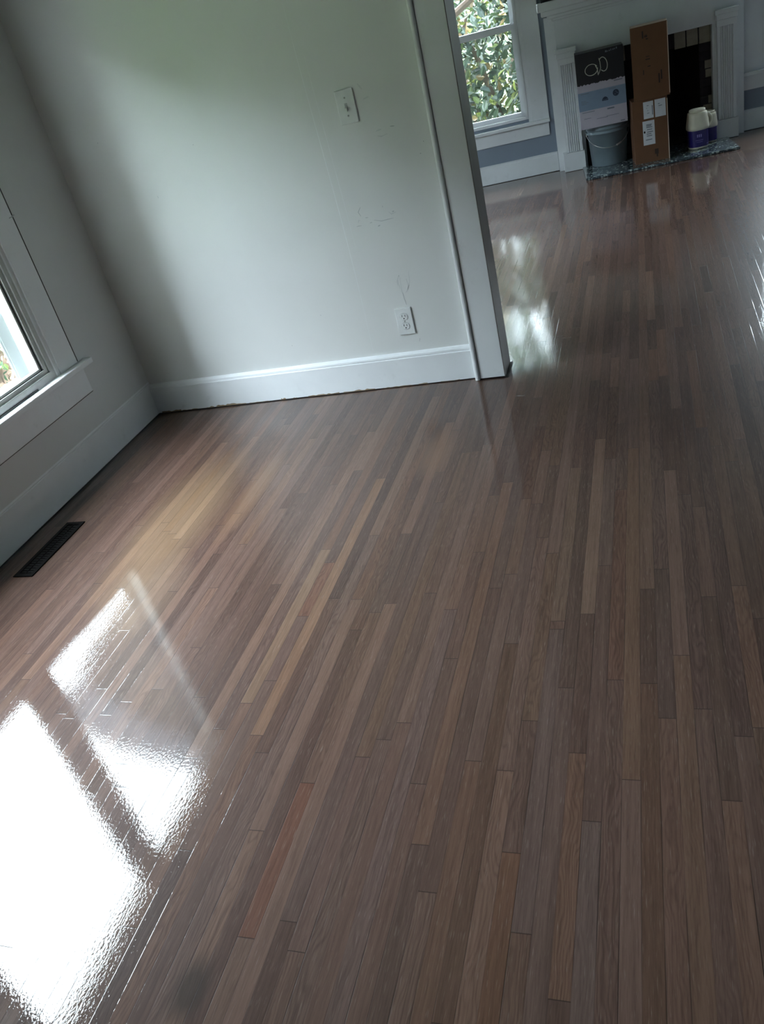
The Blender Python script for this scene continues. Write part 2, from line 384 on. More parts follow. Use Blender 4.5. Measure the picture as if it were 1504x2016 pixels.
# far wall, built in its own frame
def fbox(lst): return lst
def far(name, lst, mats, bev=0.0, parent=None):
    if parent: return boxes(name, lst, mats, parent, bev)
    return boxes(name, lst, mats, None, bev, loc=F(0, 0), rotz=TH)
w3 = (0.705, 1.42, 0.44, 1.74); w4 = (3.165, 3.88, 0.44, 1.74); fbx = (1.86, 2.74, 0.0, 0.72)
UL, UR = 0.35 - 0.6, 4.6
far_boxes = [((UL, .018, -0.2), (w3[0], .2, CEIL)), ((w3[0], .018, -0.2), (w3[1], .2, w3[2])), ((w3[0], .018, w3[3]), (w3[1], .2, CEIL)),
             ((w3[1], .018, -0.2), (fbx[0], .2, CEIL)), ((fbx[0], .018, fbx[3]), (fbx[1], .2, CEIL)), ((fbx[0], .018, -0.2), (fbx[1], .2, -0.001)),
             ((fbx[1], .018, -0.2), (w4[0], .2, CEIL)), ((w4[0], .018, -0.2), (w4[1], .2, w4[2])), ((w4[0], .018, w4[3]), (w4[1], .2, CEIL)),
             ((w4[1], .018, -0.2), (UR, .2, CEIL))]
struct(far('wall_far', far_boxes, 'far_wall'))

# baseboards with a moulded cap
def base_profile(bm, p0, p1, nrm, h=0.129, th=0.018, cap=0.018):
    p0 = Vector(p0); p1 = Vector(p1); n = Vector(nrm).normalized()
    prof = [(0, 0.004), (th, 0.004), (th, h - 0.003), (th - 0.003, h), (th - 0.004, h + 0.002), (th - 0.001, h + 0.004), (th - 0.003, h + cap * 0.6), (th - 0.010, h + cap), (0, h + cap + 0.002)]
    rows = []
    for p in (p0, p1): rows.append([bm.verts.new(p + n * a + Vector((0, 0, z))) for a, z in prof])
    k = len(prof)
    for i in range(k):
        bm.faces.new([rows[0][i], rows[1][i], rows[1][(i + 1) % k], rows[0][(i + 1) % k]])
    bm.faces.new(rows[0]); bm.faces.new(list(reversed(rows[1])))
    bmesh.ops.recalc_face_normals(bm, faces=bm.faces)
bm = bmesh.new(); base_profile(bm, (0.0, 0.018, 0), (1.566, 0.018, 0), (0, -1, 0)); struct(link_mesh('baseboard_back', bm, 'trim'))
bm = bmesh.new(); base_profile(bm, (-0.018, Y0, 0), (-0.018, 0.018, 0), (1, 0, 0), 0.150); struct(link_mesh('baseboard_left', bm, 'trim'))
def fbase(name, u0, u1):
    bm = bmesh.new(); base_profile(bm, (u0, 0.018, 0), (u1, 0.018, 0), (0, -1, 0), 0.132, 0.018, 0.014)
    return struct(link_mesh(name, bm, 'far_trim', loc=F(0, 0), rotz=TH))
fbase('baseboard_far', -0.2, 1.612); fbase('baseboard_far', 3.0, 4.4)
bm = bmesh.new(); base_profile(bm, (X1, Y1, 0), (X1, 0.12, 0), (-1, 0, 0)); struct(link_mesh('baseboard_right', bm, 'trim'))
# dark, stain soaked line and chipped paint where the baseboards meet the floor
def ragged(bm, p0, p1, nrm, w0, w1, z, n=120, seedv=1, mi=0):
    r = random.Random(seedv); p0 = Vector(p0); p1 = Vector(p1); nr = Vector(nrm); prev = None
    w = (w0 + w1) / 2
    for k in range(n + 1):
        w += r.uniform(-1, 1) * (w1 - w0) * 0.3; w = min(w1, max(w0, w))
        a = p0.lerp(p1, k / n); v0 = bm.verts.new(a + Vector((0, 0, z))); v1 = bm.verts.new(a + nr * w + Vector((0, 0, z)))
        if prev: bm.faces.new([prev[0], prev[1], v1, v0]).material_index = mi
        prev = (v0, v1)
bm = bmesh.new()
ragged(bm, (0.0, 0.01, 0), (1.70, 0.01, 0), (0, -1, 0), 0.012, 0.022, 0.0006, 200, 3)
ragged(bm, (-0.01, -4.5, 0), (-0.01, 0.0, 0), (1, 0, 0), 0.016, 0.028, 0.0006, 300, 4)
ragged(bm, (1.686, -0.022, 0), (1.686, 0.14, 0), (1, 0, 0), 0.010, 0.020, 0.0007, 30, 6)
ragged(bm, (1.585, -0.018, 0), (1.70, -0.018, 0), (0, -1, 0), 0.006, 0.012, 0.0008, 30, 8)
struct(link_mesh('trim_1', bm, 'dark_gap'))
bm = bmesh.new(); r = random.Random(5)
x = 0.02
while x < 1.55:                                     # bare wood nibbled out of the bottom paint edge
    L = r.uniform(0.02, 0.16); hgt = r.uniform(0.003, 0.009) * (1.2 if x < 1.1 else 0.6)
    vs = [bm.verts.new((x, -0.0008, 0.003))]
    n = max(3, int(L / 0.012))
    top = [bm.verts.new((x + L * k / n, -0.0008, 0.003 + hgt * (0.3 + 0.7 * r.random()))) for k in range(n + 1)]
    bm.faces.new([vs[0]] + [bm.verts.new((x + L, -0.0008, 0.003))] + list(reversed(top))) if n else None
    x += L + r.uniform(0.0, 0.06)
struct(link_mesh('trim_2', bm, 'raw_wood'))

# cased opening: front casing, backband, jamb, rear casing
struct(boxes('trim_3', [((1.588, 0.018, 0.006), (1.689, -0.020, 2.13)), ((1.588, 0.118, 0.006), (1.689, 0.138, 2.13)), 
                        ((1.588, 0.018, 2.12), (4.14, -0.020, 2.23)), ((1.588, 0.118, 2.12), (4.14, 0.138, 2.23)),
                        ((4.04, 0.018, 0.006), (4.14, -0.020, 2.13)), ((4.035, -0.006, 0.004), (4.05, 0.125, 2.12)), ((1.69, -0.006, 2.11), (4.04, 0.125, 2.12))], 'trim', bev=0.0015))
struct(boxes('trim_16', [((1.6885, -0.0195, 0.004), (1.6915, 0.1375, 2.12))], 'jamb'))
bm = bmesh.new()                                     # rounded backband at the casing's outer edge
seg = 8
for (x0_, x1_, z0_, z1_) in [(1.566, 1.5855, 0.002, 2.25)]:
    cx_ = (x0_ + x1_) / 2; rr = (x1_ - x0_) / 2
    lo = []; hi = []
    for k in range(seg + 1):
        a = PI * k / seg
        xx = cx_ - rr * math.cos(a); yy = -0.022 - 0.007 * math.sin(a)
        lo.append(bm.verts.new((xx, yy, z0_))); hi.append(bm.verts.new((xx, yy, z1_)))
    lo = [bm.verts.new((x0_, 0.018, z0_))] + lo + [bm.verts.new((x1_, 0.018, z0_))]
    hi = [bm.verts.new((x0_, 0.018, z1_))] + hi + [bm.verts.new((x1_, 0.018, z1_))]
    for k in range(len(lo)):
        q = (k + 1) % len(lo); bm.faces.new([lo[k], lo[q], hi[q], hi[k]])
    bm.faces.new(lo); bm.faces.new(hi)
bmesh.ops.recalc_face_normals(bm, faces=bm.faces)
struct(link_mesh('trim_4', bm, 'trim'))

# ------------------------------------------------------------------ left windows (a pair of single-pane sashes)
GX = -0.03
def rect_ring(bm, y0, y1, z0, z1, w, xa, xb, mi=0, wb=None, wt=None):
    wb = wb or w; wt = wt or w
    box(bm, (xa, y0, z0), (xb, y0 + w, z1), mi); box(bm, (xa, y1 - w, z0), (xb, y1, z1), mi)
    box(bm, (xa, y0 + w, z0), (xb, y1 - w, z0 + wb), mi); box(bm, (xa, y0 + w, z1 - wt), (xb, y1 - w, z1), mi)
gl = [(-1.258, -0.585), (-2.072, -1.395)]            # glass spans
for k, (a, b_) in enumerate(gl):
    bm = bmesh.new()
    # frame, sash face, inner bead, each stepping back
    rect_ring(bm, a - 0.052, b_ + 0.062, 0.440, 1.765, 0.028, -0.005, -0.075, 0)
    w_ = struct(link_mesh('window_%d' % (k + 1), bm, 'frame'))
    bm = bmesh.new()
    rect_ring(bm, a - 0.026, b_ + 0.036, 0.462, 1.738, 0.022, -0.013, -0.06, 0, 0.024, 0.03)
    s_ = link_mesh('sash', bm, 'frame', w_)
    bm = bmesh.new()
    rect_ring(bm, a - 0.006, b_ + 0.010, 0.484, 1.706, 0.004, -0.019, -0.04, 0)
    link_mesh('gasket', bm, 'black', s_)
    bm = bmesh.new()
    rect_ring(bm, a - 0.002, b_ + 0.006, 0.488, 1.702, 0.009, -0.022, -0.045, 0)
    link_mesh('glazing_bead', bm, 'frame', s_)
    bm = bmesh.new(); box(bm, (GX - 0.002, a - 0.001, 0.49), (GX + 0.002, b_ + 0.001, 1.70)); link_mesh('pane', bm, 'glass', s_)
    if k == 0: first_window = w_
# white storm frame hung outside both, a slit of daylight left beside it
bm = bmesh.new()
sy = [-2.16, -2.09, -1.328, -1.205, -0.616, -0.556]
box(bm, (-0.086, -0.533, 0.40), (-0.175, -0.515, 1.80))
for a, b_ in ((0, 1), (2, 3), (4, 5)): box(bm, (-0.100, sy[a], 0.40), (-0.116, sy[b_], 1.80))
for a, b_ in ((1, 2), (3, 4)):
    box(bm, (-0.100, sy[a], 0.40), (-0.116, sy[b_], 0.480)); box(bm, (-0.100, sy[a], 1.745), (-0.116, sy[b_], 1.80))
    rect_ring(bm, sy[a], sy[b_], 0.480, 1.745, 0.010, -0.104, -0.110)
link_mesh('storm_frame', bm, 'storm', first_window)
# mullion between, casings, stool and apron
struct(boxes('trim_5', [((0.0, -0.385, 0.4375), (-0.018, -0.498, 1.775)), ((-0.018, -0.498, 0.4375), (-0.004, -0.5285, 1.775)), ((0.0, -2.21, 0.4375), (-0.018, -2.33, 1.775)),
                        ((0.0, -0.385, 1.777), (-0.018, -2.33, 1.90)), ((0.002, -1.3115, 0.4375), (-0.018, -1.343, 1.775)), ((0.0, -0.37, 0.41), (-0.018, -2.345, 0.30))], 'trim', bev=0.0018))
struct(boxes('trim_6', [((0.003, -0.498, 0.4375), (-0.010, -0.507, 1.775))], 'trim', bev=0.002))
bm = bmesh.new(); box(bm, (0.034, -0.332, 0.412), (-0.02, -2.385, 0.4365), 0, 0.005); struct(link_mesh('trim_7', bm, 'trim'))
bm = bmesh.new(); box(bm, (-0.0005, -0.66, 0.4372), (-0.012, -2.15, 0.4440)); struct(link_mesh('trim_8', bm, 'black'))
struct(boxes('trim_15', [((0.0006, -0.3865, 0.44), (-0.004, -0.3815, 1.90)), ((0.0003, -0.37, 0.2995), (-0.004, -2.34, 0.298))], 'crack'))
# small nail-pulled nick beside the casing
boxes_n = boxes('trim_9', [((0.0012, -0.380, 1.034), (-0.002, -0.405, 1.037)), ((0.0012, -0.372, 1.037), (-0.002, -0.386, 1.041))], 'scuff'); struct(boxes_n)

# unseen window added in the far room's left wall to brighten that room
bm = bmesh.new()
rect_ring(bm, FY0, FY1, wz0, wz1, 0.05, -0.005, -0.085); box(bm, (-0.005, FY0, 1.07), (-0.085, FY1, 1.11))
w_ = struct(link_mesh('window_5', bm, 'frame'))
for a, b_ in ((FY0 + .045, FY1 - .045),):
    bm = bmesh.new(); box(bm, (-.032, a, wz0 + .04), (-.028, b_, wz1 - .04)); link_mesh('pane', bm, 'glass', w_)
# ------------------------------------------------------------------ far windows (double hung) in the far wall's frame
def far_window(idx, w, name_cas):
    u0, u1, z0, z1 = w
    root = struct(far('window_%d' % idx, [((u0, 0.0, z0), (u0 + 0.02, .16, z1)), ((u1 - 0.02, 0.0, z0), (u1, .16, z1)), ((u0, 0.0, z1 - 0.02), (u1, .16, z1)), ((u0, 0.0, z0 - .01), (u1, .16, z0 + 0.012))], 'far_trim'))
    def sash(v, za, zb, st, rb, rt, glm):
        s = far('sash', [((u0 + .018, v, za), (u0 + .018 + st, v + .03, zb)), ((u1 - .018 - st, v, za), (u1 - .018, v + .03, zb)), ((u0 + .018, v, za), (u1 - .018, v + .03, za + rb)), ((u0 + .018, v, zb - rt), (u1 - .018, v + .03, zb))], 'far_trim', 0.0, root)
        far('pane', [((u0 + .018 + st - .004, v + .014, za + rb - .004), (u1 - .018 - st + .004, v + .018, zb - rt + .004))], glm, 0.0, s)
        return s
    s = sash(0.035, 0.452, 1.105, 0.034, 0.034, 0.046, 'glass_screen')
    sash(0.070, 1.070, 1.722, 0.034, 0.036, 0.045, 'glass')
    struct(far(name_cas, [((u1 + .030, -0.002, .405), (u1 + .158, .018, z1 + .0)), ((u0 - .158, -0.002, .405), (u0 - .030, .018, z1 + .0)), ((u0 - .158, -0.002, z1), (u1 + .158, .018, z1 + .13)),
                          ((u0 - .158, 0.0, .285), (u1 + .150, .018, .384)), ((u1, .004, .405), (u1 + .031, .018, z1)), ((u0 - .031, .004, .405), (u0, .018, z1)),
                          ((u0 - .168, -0.035, .384), (u1 + .160, .035, .407))], 'far_trim', 0.002))
far_window(3, w3, 'trim_10'); far_window(4, w4, 'trim_11')

# ------------------------------------------------------------------ wall plates
SX, SZ = 1.2355, 1.050
sw = thing('light_switch', 'white single toggle light switch plate high on the white wall', 'light switch', (SX + .035, 0.018, SZ))
def plate_mesh(h=0.114, w=0.070, d=0.006):
    bm = bmesh.new(); box(bm, (-w / 2, -d - 0.0, 0), (w / 2, 0, h), 0, 0.0025); return bm
link_mesh('plate', plate_mesh(), 'plate', sw)
boxes('toggle_slot', [((-.005, -.0066, .045), (.005, -.0055, .069))], 'scuff', sw)
bm = bmesh.new(); vs = box(bm, (-.0035, -.006, .046), (.0035, -.008, .060))
for v_ in vs:
    if v_.co.y < -.007: v_.co.y = -.017; v_.co.z -= .006
link_mesh('toggle', bm, 'plate', sw)
for zz in (.027, .087):
    bm = bmesh.new(); lathe(bm, [(.0032, 0), (.0030, .0012)], 16); bmesh.ops.rotate(bm, verts=bm.verts, matrix=Matrix.Rotation(PI / 2, 3, 'X')); bmesh.ops.translate(bm, verts=bm.verts, vec=(0, -.0058, zz))
    link_mesh('screw', bm, 'screw', sw)
OX, OZ = 1.275, 0.2257
ou = thing('wall_outlet', 'white duplex outlet plate low on the white wall above baseboard', 'outlet', (OX + .035, 0.018, OZ))
link_mesh('plate', plate_mesh(), 'plate', ou)
for zz in (.037, .077):
    bm = bmesh.new(); lathe(bm, [(.0168, 0), (.0168, .0012), (.016, .0018)], 32, sx=1.0, sy=0.84, power=3.0)
    bmesh.ops.rotate(bm, verts=bm.verts, matrix=Matrix.Rotation(PI / 2, 3, 'X')); bmesh.ops.translate(bm, verts=bm.verts, vec=(0, -.006, zz))
    rc = link_mesh('receptacle', bm, 'plate', ou)
    bm = bmesh.new()
    box(bm, (-.0075, -.0083, zz), (-.0055, -.0070, zz + .009)); box(bm, (.0050, -.0083, zz), (.0070, -.0070, zz + .008))
    vs = []; lathe_c = bmesh.new(); lathe_c.free()
    n0 = len(bm.verts); bm.verts.ensure_lookup_table()
    ring = [bm.verts.new((.0026 * math.cos(2 * PI * k / 12), -.0083, zz - .007 + .0028 * math.sin(2 * PI * k / 12))) for k in range(12)]
    bm.faces.new(ring)
    link_mesh('slots', bm, 'dark_slot', rc)
    # dark outline groove around the receptacle's lower right
    bm = bmesh.new(); pts = [(.0172 * math.cos(a), -.0062, zz + .0150 * math.sin(a)) for a in [2 * PI * k / 40 for k in range(41)]]
    tube(bm, pts, .0007, 6); link_mesh('groove', bm, 'scuff', rc)
bm = bmesh.new(); lathe(bm, [(.003, 0), (.0028, .0012)], 16); bmesh.ops.rotate(bm, verts=bm.verts, matrix=Matrix.Rotation(PI / 2, 3, 'X')); bmesh.ops.translate(bm, verts=bm.verts, vec=(0, -.0058, .057))
link_mesh('screw', bm, 'screw', ou)

# ------------------------------------------------------------------ scuffs, pencil marks and tape line on the back wall
def ribbon(bm, pts, w, y=0.0172):
    prev = None
    for i, (x, z) in enumerate(pts):
        d = Vector((pts[min(i + 1, len(pts) - 1)][0] - pts[max(i - 1, 0)][0], pts[min(i + 1, len(pts) - 1)][1] - pts[max(i - 1, 0)][1]))
        if d.length < 1e-9: d = Vector((0, 1))
        d.normalize(); n_ = Vector((-d.y, d.x)) * w * (0.25 + 0.75 * math.sin(PI * (i + 0.3) / (len(pts) - 0.4)))
        a = bm.verts.new((x + n_.x, y, z + n_.y)); b_ = bm.verts.new((x - n_.x, y, z - n_.y))
        if prev: bm.faces.new([prev[0], prev[1], b_, a])
        prev = (a, b_)
bm = bmesh.new()
for pts, w in [([(1.233, .756), (1.22, .739), (1.227, .722)], .0016), ([(1.2, .687), (1.21, .688), (1.221, .687)], .001), ([(1.257, .692), (1.267, .693)], .0012),
               ([(1.275, .7), (1.305, .691), (1.329, .693), (1.355, .694)], .0012), ([(1.243, .714), (1.255, .713)], .0012), ([(1.286, .674), (1.296, .677)], .002),
               ([(1.355, .718), (1.363, .719)], .002), ([(1.322, .74), (1.321, .746)], .001), ([(1.325, .401), (1.327, .377), (1.331, .349)], .0012),
               ([(1.357, .202), (1.352, .187)], .001), ([(1.415, 1.012), (1.431, 1.01)], .002), ([(1.507, .903), (1.508, .899)], .0025), ([(1.527, .941), (1.527, .937)], .002), ([(1.324, .473), (1.326, .468)], .0018),
               ([(.21, 1.19), (.211, 1.186)], .002), ([(.62, 1.10), (.622, 1.104)], .0015), ([(.39, .95), (.392, .94)], .001), ([(.95, .36), (.951, .356)], .0015), ([(.78, .245), (.781, .241)], .0015)]:
    if len(pts) == 2: pts = [pts[0], ((pts[0][0] + pts[1][0]) / 2, (pts[0][1] + pts[1][1]) / 2), pts[1]]
    ribbon(bm, pts, w)
struct(link_mesh('trim_12', bm, 'scuff'))
bm = bmesh.new()
for pts, w in [([(1.325, .471), (1.313, .45), (1.312, .432)], .002), ([(1.368, .482), (1.365, .442), (1.345, .404), (1.338, .399)], .0014), ([(1.328, .465), (1.324, .407), (1.328, .383)], .0014),
               ([(1.353, .455), (1.356, .426), (1.35, .41)], .0022), ([(1.318, .46), (1.316, .44), (1.32, .42)], .0016), ([(1.359, 1.006), (1.37, 1.008), (1.381, 1.009)], .0025), ([(1.337, 1.118), (1.35, 1.121), (1.36, 1.122)], .003),
               ([(1.327, 1.171), (1.335, 1.16), (1.34, 1.15)], .003), ([(1.34, .72), (1.35, .71), (1.37, .715)], .002), ([(1.21, .70), (1.215, .71), (1.22, .706)], .0025), ([(1.36, .99), (1.375, .985), (1.40, .99)], .002)]:
    ribbon(bm, pts, w, 0.0174)
struct(link_mesh('trim_13', bm, 'scuff_light'))
bm = bmesh.new()                                   # faint dried tape joint down the wall
for xx, zt, zb, w in [(1.136, 1.47, .17, .0018), (1.165, 1.3, .6, .001)]:
    ribbon(bm, [(xx + 0.010 * math.sin(zz * 3.1) , zz) for zz in [zt + (zb - zt) * k / 30 for k in range(31)]], w, 0.0176)
M['joint'] = plain('tape_joint', (0.80, 0.82, 0.82, 1), 0.3)
struct(link_mesh('trim_14', bm, 'joint'))

# ------------------------------------------------------------------ floor register
vt = thing('floor_vent', 'dark brown metal floor register set in the boards below the left window', 'floor vent', (0.153, -1.122, 0.0008))
bm = bmesh.new(); hw, hl = 0.042, 0.170
for a, b_ in [((-hw, -hl, 0), (hw, -hl + .016, .004)), ((-hw, hl - .016, 0), (hw, hl, .004)), ((-hw, -hl + .016, 0), (-hw + .016, hl - .016, .004)), ((hw - .016, -hl + .016, 0), (hw, hl - .016, .004))]:
    box(bm, a, b_, 0, 0.001)
link_mesh('frame', bm, 'vent', vt)
boxes('duct', [((-hw + .012, -hl + .012, .0002), (hw - .012, hl - .012, .0008))], 'dark_slot', vt)
for k in range(22):
    yy = -hl + .022 + k * (2 * hl - .044) / 21
    bm = bmesh.new(); box(bm, (-hw + .016, yy - .0018, .0008), (hw - .016, yy + .0018, .003)); link_mesh('slat', bm, 'vent', vt)
boxes('rib', [((-.002, -hl + .016, .001), (.002, hl - .016, .0036))], 'vent', vt)

# ------------------------------------------------------------------ fireplace in the far wall
FC = 2.306                                        # centre line
fp = thing('fireplace', 'white painted wooden fireplace surround with fluted pilasters on the far wall', 'fireplace', F(FC, 0.018), TH)
def fp_boxes(name, lst, mats, bev=0.0, parent=None):
    """u, v measured on the far wall; stored relative to the fireplace's base"""
    l2 = [((a[0] - FC, a[1] - .018, a[2]), (b_[0] - FC, b_[1] - .018, b_[2])) + tuple(r_) for a, b_, *r_ in lst]
    return boxes(name, l2, mats, parent or fp, bev)
OL, ORt, OT = 1.835, 2.777, 0.785
for q in [((1.614, .018, 0), (1.70, -.05, 1.085)), ((2.912, .018, 0), (3.0, -.05, 1.085))]: fp_boxes('backing_board', [q], 'far_trim', .002)
for q in [((1.70, .018, 0), (OL, -.085, OT)), ((ORt, .018, 0), (2.912, -.085, OT))]: fp_boxes('inner_board', [q], 'far_trim', .002)
fp_boxes('frieze', [((1.684, .018, OT), (2.93, -.092, 1.072))], 'far_trim', .002)
for pu0, pu1 in ((1.682, 1.806), (2.806, 2.932)):
    bm = bmesh.new(); n = 6; w = pu1 - pu0; zb, zt = .140, .757
    # fluted front face: rounded grooves cut into a front profile
    prof = [(pu0, -.08), (pu0, -.125)]
    m_ = .016; fw = (w - 2 * m_) / n
    for k in range(n):
        x0_ = pu0 + m_ + k * fw
        for j in range(9):
            a = PI * j / 8
            prof.append((x0_ + fw * (.14 + .72 * j / 8), -.125 + .010 * math.sin(a)))
    prof += [(pu1, -.125), (pu1, -.08)]
    lo = [bm.verts.new((x - FC, y - .018, zb)) for x, y in prof]; hi = [bm.verts.new((x - FC, y - .018, zt)) for x, y in prof]
    for k in range(len(prof)):
        q = (k + 1) % len(prof); bm.faces.new([lo[k], lo[q], hi[q], hi[k]])
    bm.faces.new(lo); bm.faces.new(hi); bmesh.ops.recalc_face_normals(bm, faces=bm.faces)
    link_mesh('pilaster', bm, 'far_trim', fp)
    fp_boxes('plinth_block', [((pu0 - .030, -.045, .002), (pu1 + .012, -.142, .138))], 'far_trim', .003)
    fp_boxes('capital', [((pu0 - .004, -.08, .757), (pu1 + .004, -.132, .800)), ((pu0 - .010, -.08, .800), (pu1 + .010, -.142, .835)), ((pu0 - .018, -.08, .835), (pu1 + .018, -.152, .865))], 'far_trim', .004)
fp_boxes('frieze_moulding', [((1.672, -.05, 1.055), (2.945, -.115, 1.075)), ((1.640, -.03, 1.073), (2.975, -.135, 1.095))], 'far_trim', .005)
fp_boxes('mantel_shelf', [((1.600, .018, 1.095), (3.015, -.165, 1.130)), ((1.575, .018, 1.130), (3.040, -.195, 1.186))], 'far_trim', .006)
# painted brick face: soldier course above, stacked bricks at the sides
bk = thing  # alias kept simple
dark = []; cream = []
rb = random.Random(4)
k = 0; u = OL
while u < ORt - .01:
    ue = min(u + .083, ORt)
    (cream if u > 2.50 and u < 2.765 or 2.07 < u < 2.12 else dark).append(((u + .003, -.002, .672 if u > 2.5 else .68), (ue - .003, -.030, OT + .004)))
    u += .086
z = 0.02; row = 0
while z < .66:
    for (ua, ub, side) in ((OL, 1.925, 0), (2.695, ORt, 1)):
        if side == 1 and 2 <= row <= 9:
            cut = ua + (ub - ua) * [0.45, .5, .18, .25, .7, .9, .42, .5, .45, .35][row % 10]
            isc = row in (3, 4, 7, 8)
            dark.append(((ua, -.002, z), (cut if isc else ub, -.028, z + .054)))
            if isc: cream.append(((cut, -.002, z), (ub, -.0285, z + .054)))
        else: dark.append(((ua, -.002, z), (ub, -.028, z + .054)))
    z += .060; row += 1
for sel in (lambda a: a[2] > .66, lambda a: a[2] < .66 and a[0] < 2.3, lambda a: a[2] < .66 and a[0] > 2.3):
    fp_boxes('brick_face', [(a, b_) for a, b_ in dark if sel(a)], 'brick_dark', .002)
for a, b_ in cream: fp_boxes('painted_brick', [(a, b_)], 'brick_cream', .003)
fp_boxes('mortar', [((OL - .01, .000, 0), (1.915, -.022, OT)), ((2.70, .000, 0), (ORt + .01, -.022, OT)), ((1.915, .0, .685), (2.70, -.022, OT))], 'brick_dark')
struct(far('wall_far', [((1.78, .2, -.2), (1.86, .62, 1.0)), ((2.74, .2, -.2), (2.82, .62, 1.0)), ((1.78, .55, -.2), (2.82, .65, 1.0)), ((1.78, .2, .80), (2.82, .62, 1.0)), ((1.78, .2, -.2), (2.82, .62, -.001))], 'soot'))
bm = bmesh.new()                                   # firebox: open-fronted, sides splayed, tapering up
fo = [(1.915, 0), (2.70, 0)]; bi = [(2.05, .42), (2.57, .42)]
f0 = [bm.verts.new((u - FC, v, z)) for u, v, z in [(1.915, 0, 0.012), (2.70, 0, 0.012), (2.57, .42, 0.012), (2.05, .42, 0.012)]]
f1 = [bm.verts.new((u - FC, v, z)) for u, v, z in [(1.915, 0, .69), (2.70, 0, .69), (2.57, .30, .75), (2.05, .30, .75)]]
bm.faces.new(f0); bm.faces.new([f0[1], f0[2], f1[2], f1[1]]); bm.faces.new([f0[2], f0[3], f1[3], f1[2]]); bm.faces.new([f0[3], f0[0], f1[0], f1[3]]); bm.faces.new(f1)
link_mesh('firebox', bm, 'soot', fp)
he = tag(boxes('hearth', [((-.536, 0, .0015), (.536, .455, .016)), ((-.462, .455, .0015), (.438, .565, .016))], 'hearth', None, .002, loc=F(2.326, -.603), rotz=TH),
         'mottled grey-blue hearth slab lying on the boards before the fireplace', 'hearth')
HZ = .0165

# dark board lying on the mantel shelf
bd = boxes('black_board', [((-.0, -.08, 0), (.15, .08, .045))], 'black', None, .003, loc=F(1.605, -.07, 1.187), rotz=TH)
tag(bd, 'flat black object lying on the left end of the white mantel shelf', 'board')

# ------------------------------------------------------------------ things in front of the firebox
bu = thing('bucket', 'round grey plastic bucket with wire handle standing at the left of the hearth', 'bucket', F(1.993, -.185, HZ), TH)
bm = bmesh.new()
prof = [(.128, 0), (.131, .004), (.147, .235), (.158, .236), (.158, .243), (.149, .244), (.150, .262), (.158, .263), (.158, .270), (.151, .271), (.152, .288), (.157, .289), (.157, .297), (.147, .297), (.144, .285), (.126, .01)]
lathe(bm, prof, 48, cap=True); link_mesh('body', bm, 'bucket', bu, True)
bm = bmesh.new(); tube(bm, [(.160 * math.cos(a), -.160 * math.sin(a) * 1.0, .252 - .115 * math.sin(a)) for a in [PI * k / 24 for k in range(25)]], .0022, 8); hd = link_mesh('handle', bm, 'bucket_handle', bu, True)
bm = bmesh.new(); tube(bm, [(.160 * math.cos(a), -.160 * math.sin(a), .252 - .115 * math.sin(a)) for a in [1.0 + .05 * k for k in range(6)]], .007, 10); link_mesh('grip', bm, 'bucket_handle', hd, True)
for s_ in (-1, 1):
    bm = bmesh.new(); lathe(bm, [(.011, 0), (.011, .005)], 16); bmesh.ops.rotate(bm, verts=bm.verts, matrix=Matrix.Rotation(PI / 2, 3, 'Y')); bmesh.ops.translate(bm, verts=bm.verts, vec=(s_ * .158 - .0025, 0, .252)); link_mesh('ear', bm, 'bucket', bu)

ab = thing('appliance_box', 'black, white and pale blue printed carton resting on top of the grey bucket', 'box', F(1.966, -.355, HZ + .2975), TH - .03)
W2 = .168; D = .195; H = .505
boxes('carton', [((-W2, 0, 0), (W2, D, .305), 0), ((-W2, 0, .305), (W2, D, H), 1)], ['bx_white', 'bx_black'], ab)
bm = bmesh.new(); box(bm, (-W2 - .0006, -.0008, .125), (W2 + .0006, D, .250), 0); link_mesh('blue_band', bm, 'bx_blue', ab)
bm = bmesh.new(); rr_ = random.Random(9)
prev = None
for k in range(40):                                # ragged lower edge of the black print
    x = -W2 + 2 * W2 * k / 39; zz = .300 + rr_.uniform(-.006, .004)
    a = bm.verts.new((x, -.0010, zz)); b_ = bm.verts.new((x, -.0010, .320))
    if prev: bm.faces.new([prev[0], a, b_, prev[1]])
    prev = (a, b_)
link_mesh('black_print', bm, 'bx_black', ab)
def loop_pts(cx, cz, rx, rz, rot, a0, a1, y=-.0035):
    out = []
    for k in range(33):
        a = a0 + (a1 - a0) * k / 32; x = rx * math.cos(a); z_ = rz * math.sin(a)
        out.append((cx + x * math.cos(rot) - z_ * math.sin(rot), y, cz + x * math.sin(rot) + z_ * math.cos(rot)))
    return out
bm = bmesh.new()
tube(bm, loop_pts(-.060, .388, .044, .036, .1, .3, 2 * PI + .1), .0025, 6)
tube(bm, loop_pts(.025, .408, .028, .046, .15, -2.4, 2.2), .0028, 6)
tube(bm, [(-.030, -.0035, .412), (-.018, -.0035, .385), (-.014, -.0035, .345)], .0026, 6)
tube(bm, [(-.010, -.0035, .352), (.006, -.0035, .385), (.004, -.0035, .425), (-.002, -.0035, .452)], .0022, 6)
link_mesh('ring_print', bm, 'bx_ring', ab)
bm = bmesh.new()                                   # blurred maker's lettering and product text as strokes
for k, wl_ in enumerate([.010, .006, .008, .005, .009, .006, .007]):
    x = .045 + k * .0125; z_ = .478 + .0012 * k; box(bm, (x, -.0012, z_), (x + wl_, -.0004, z_ + (.008 if k % 3 else .012)))
link_mesh('lettering', bm, 'label_ink', ab)
bm = bmesh.new()
lathe_pts = [(.098, .205, .022), ]
for cx_, cz_, r_ in lathe_pts:
    ring = [bm.verts.new((cx_ + r_ * math.cos(2 * PI * k / 24), -.0014, cz_ + r_ * math.sin(2 * PI * k / 24))) for k in range(24)]; bm.faces.new(ring)
link_mesh('icon_print', bm, 'bx_dark', ab); bm = bmesh.new()
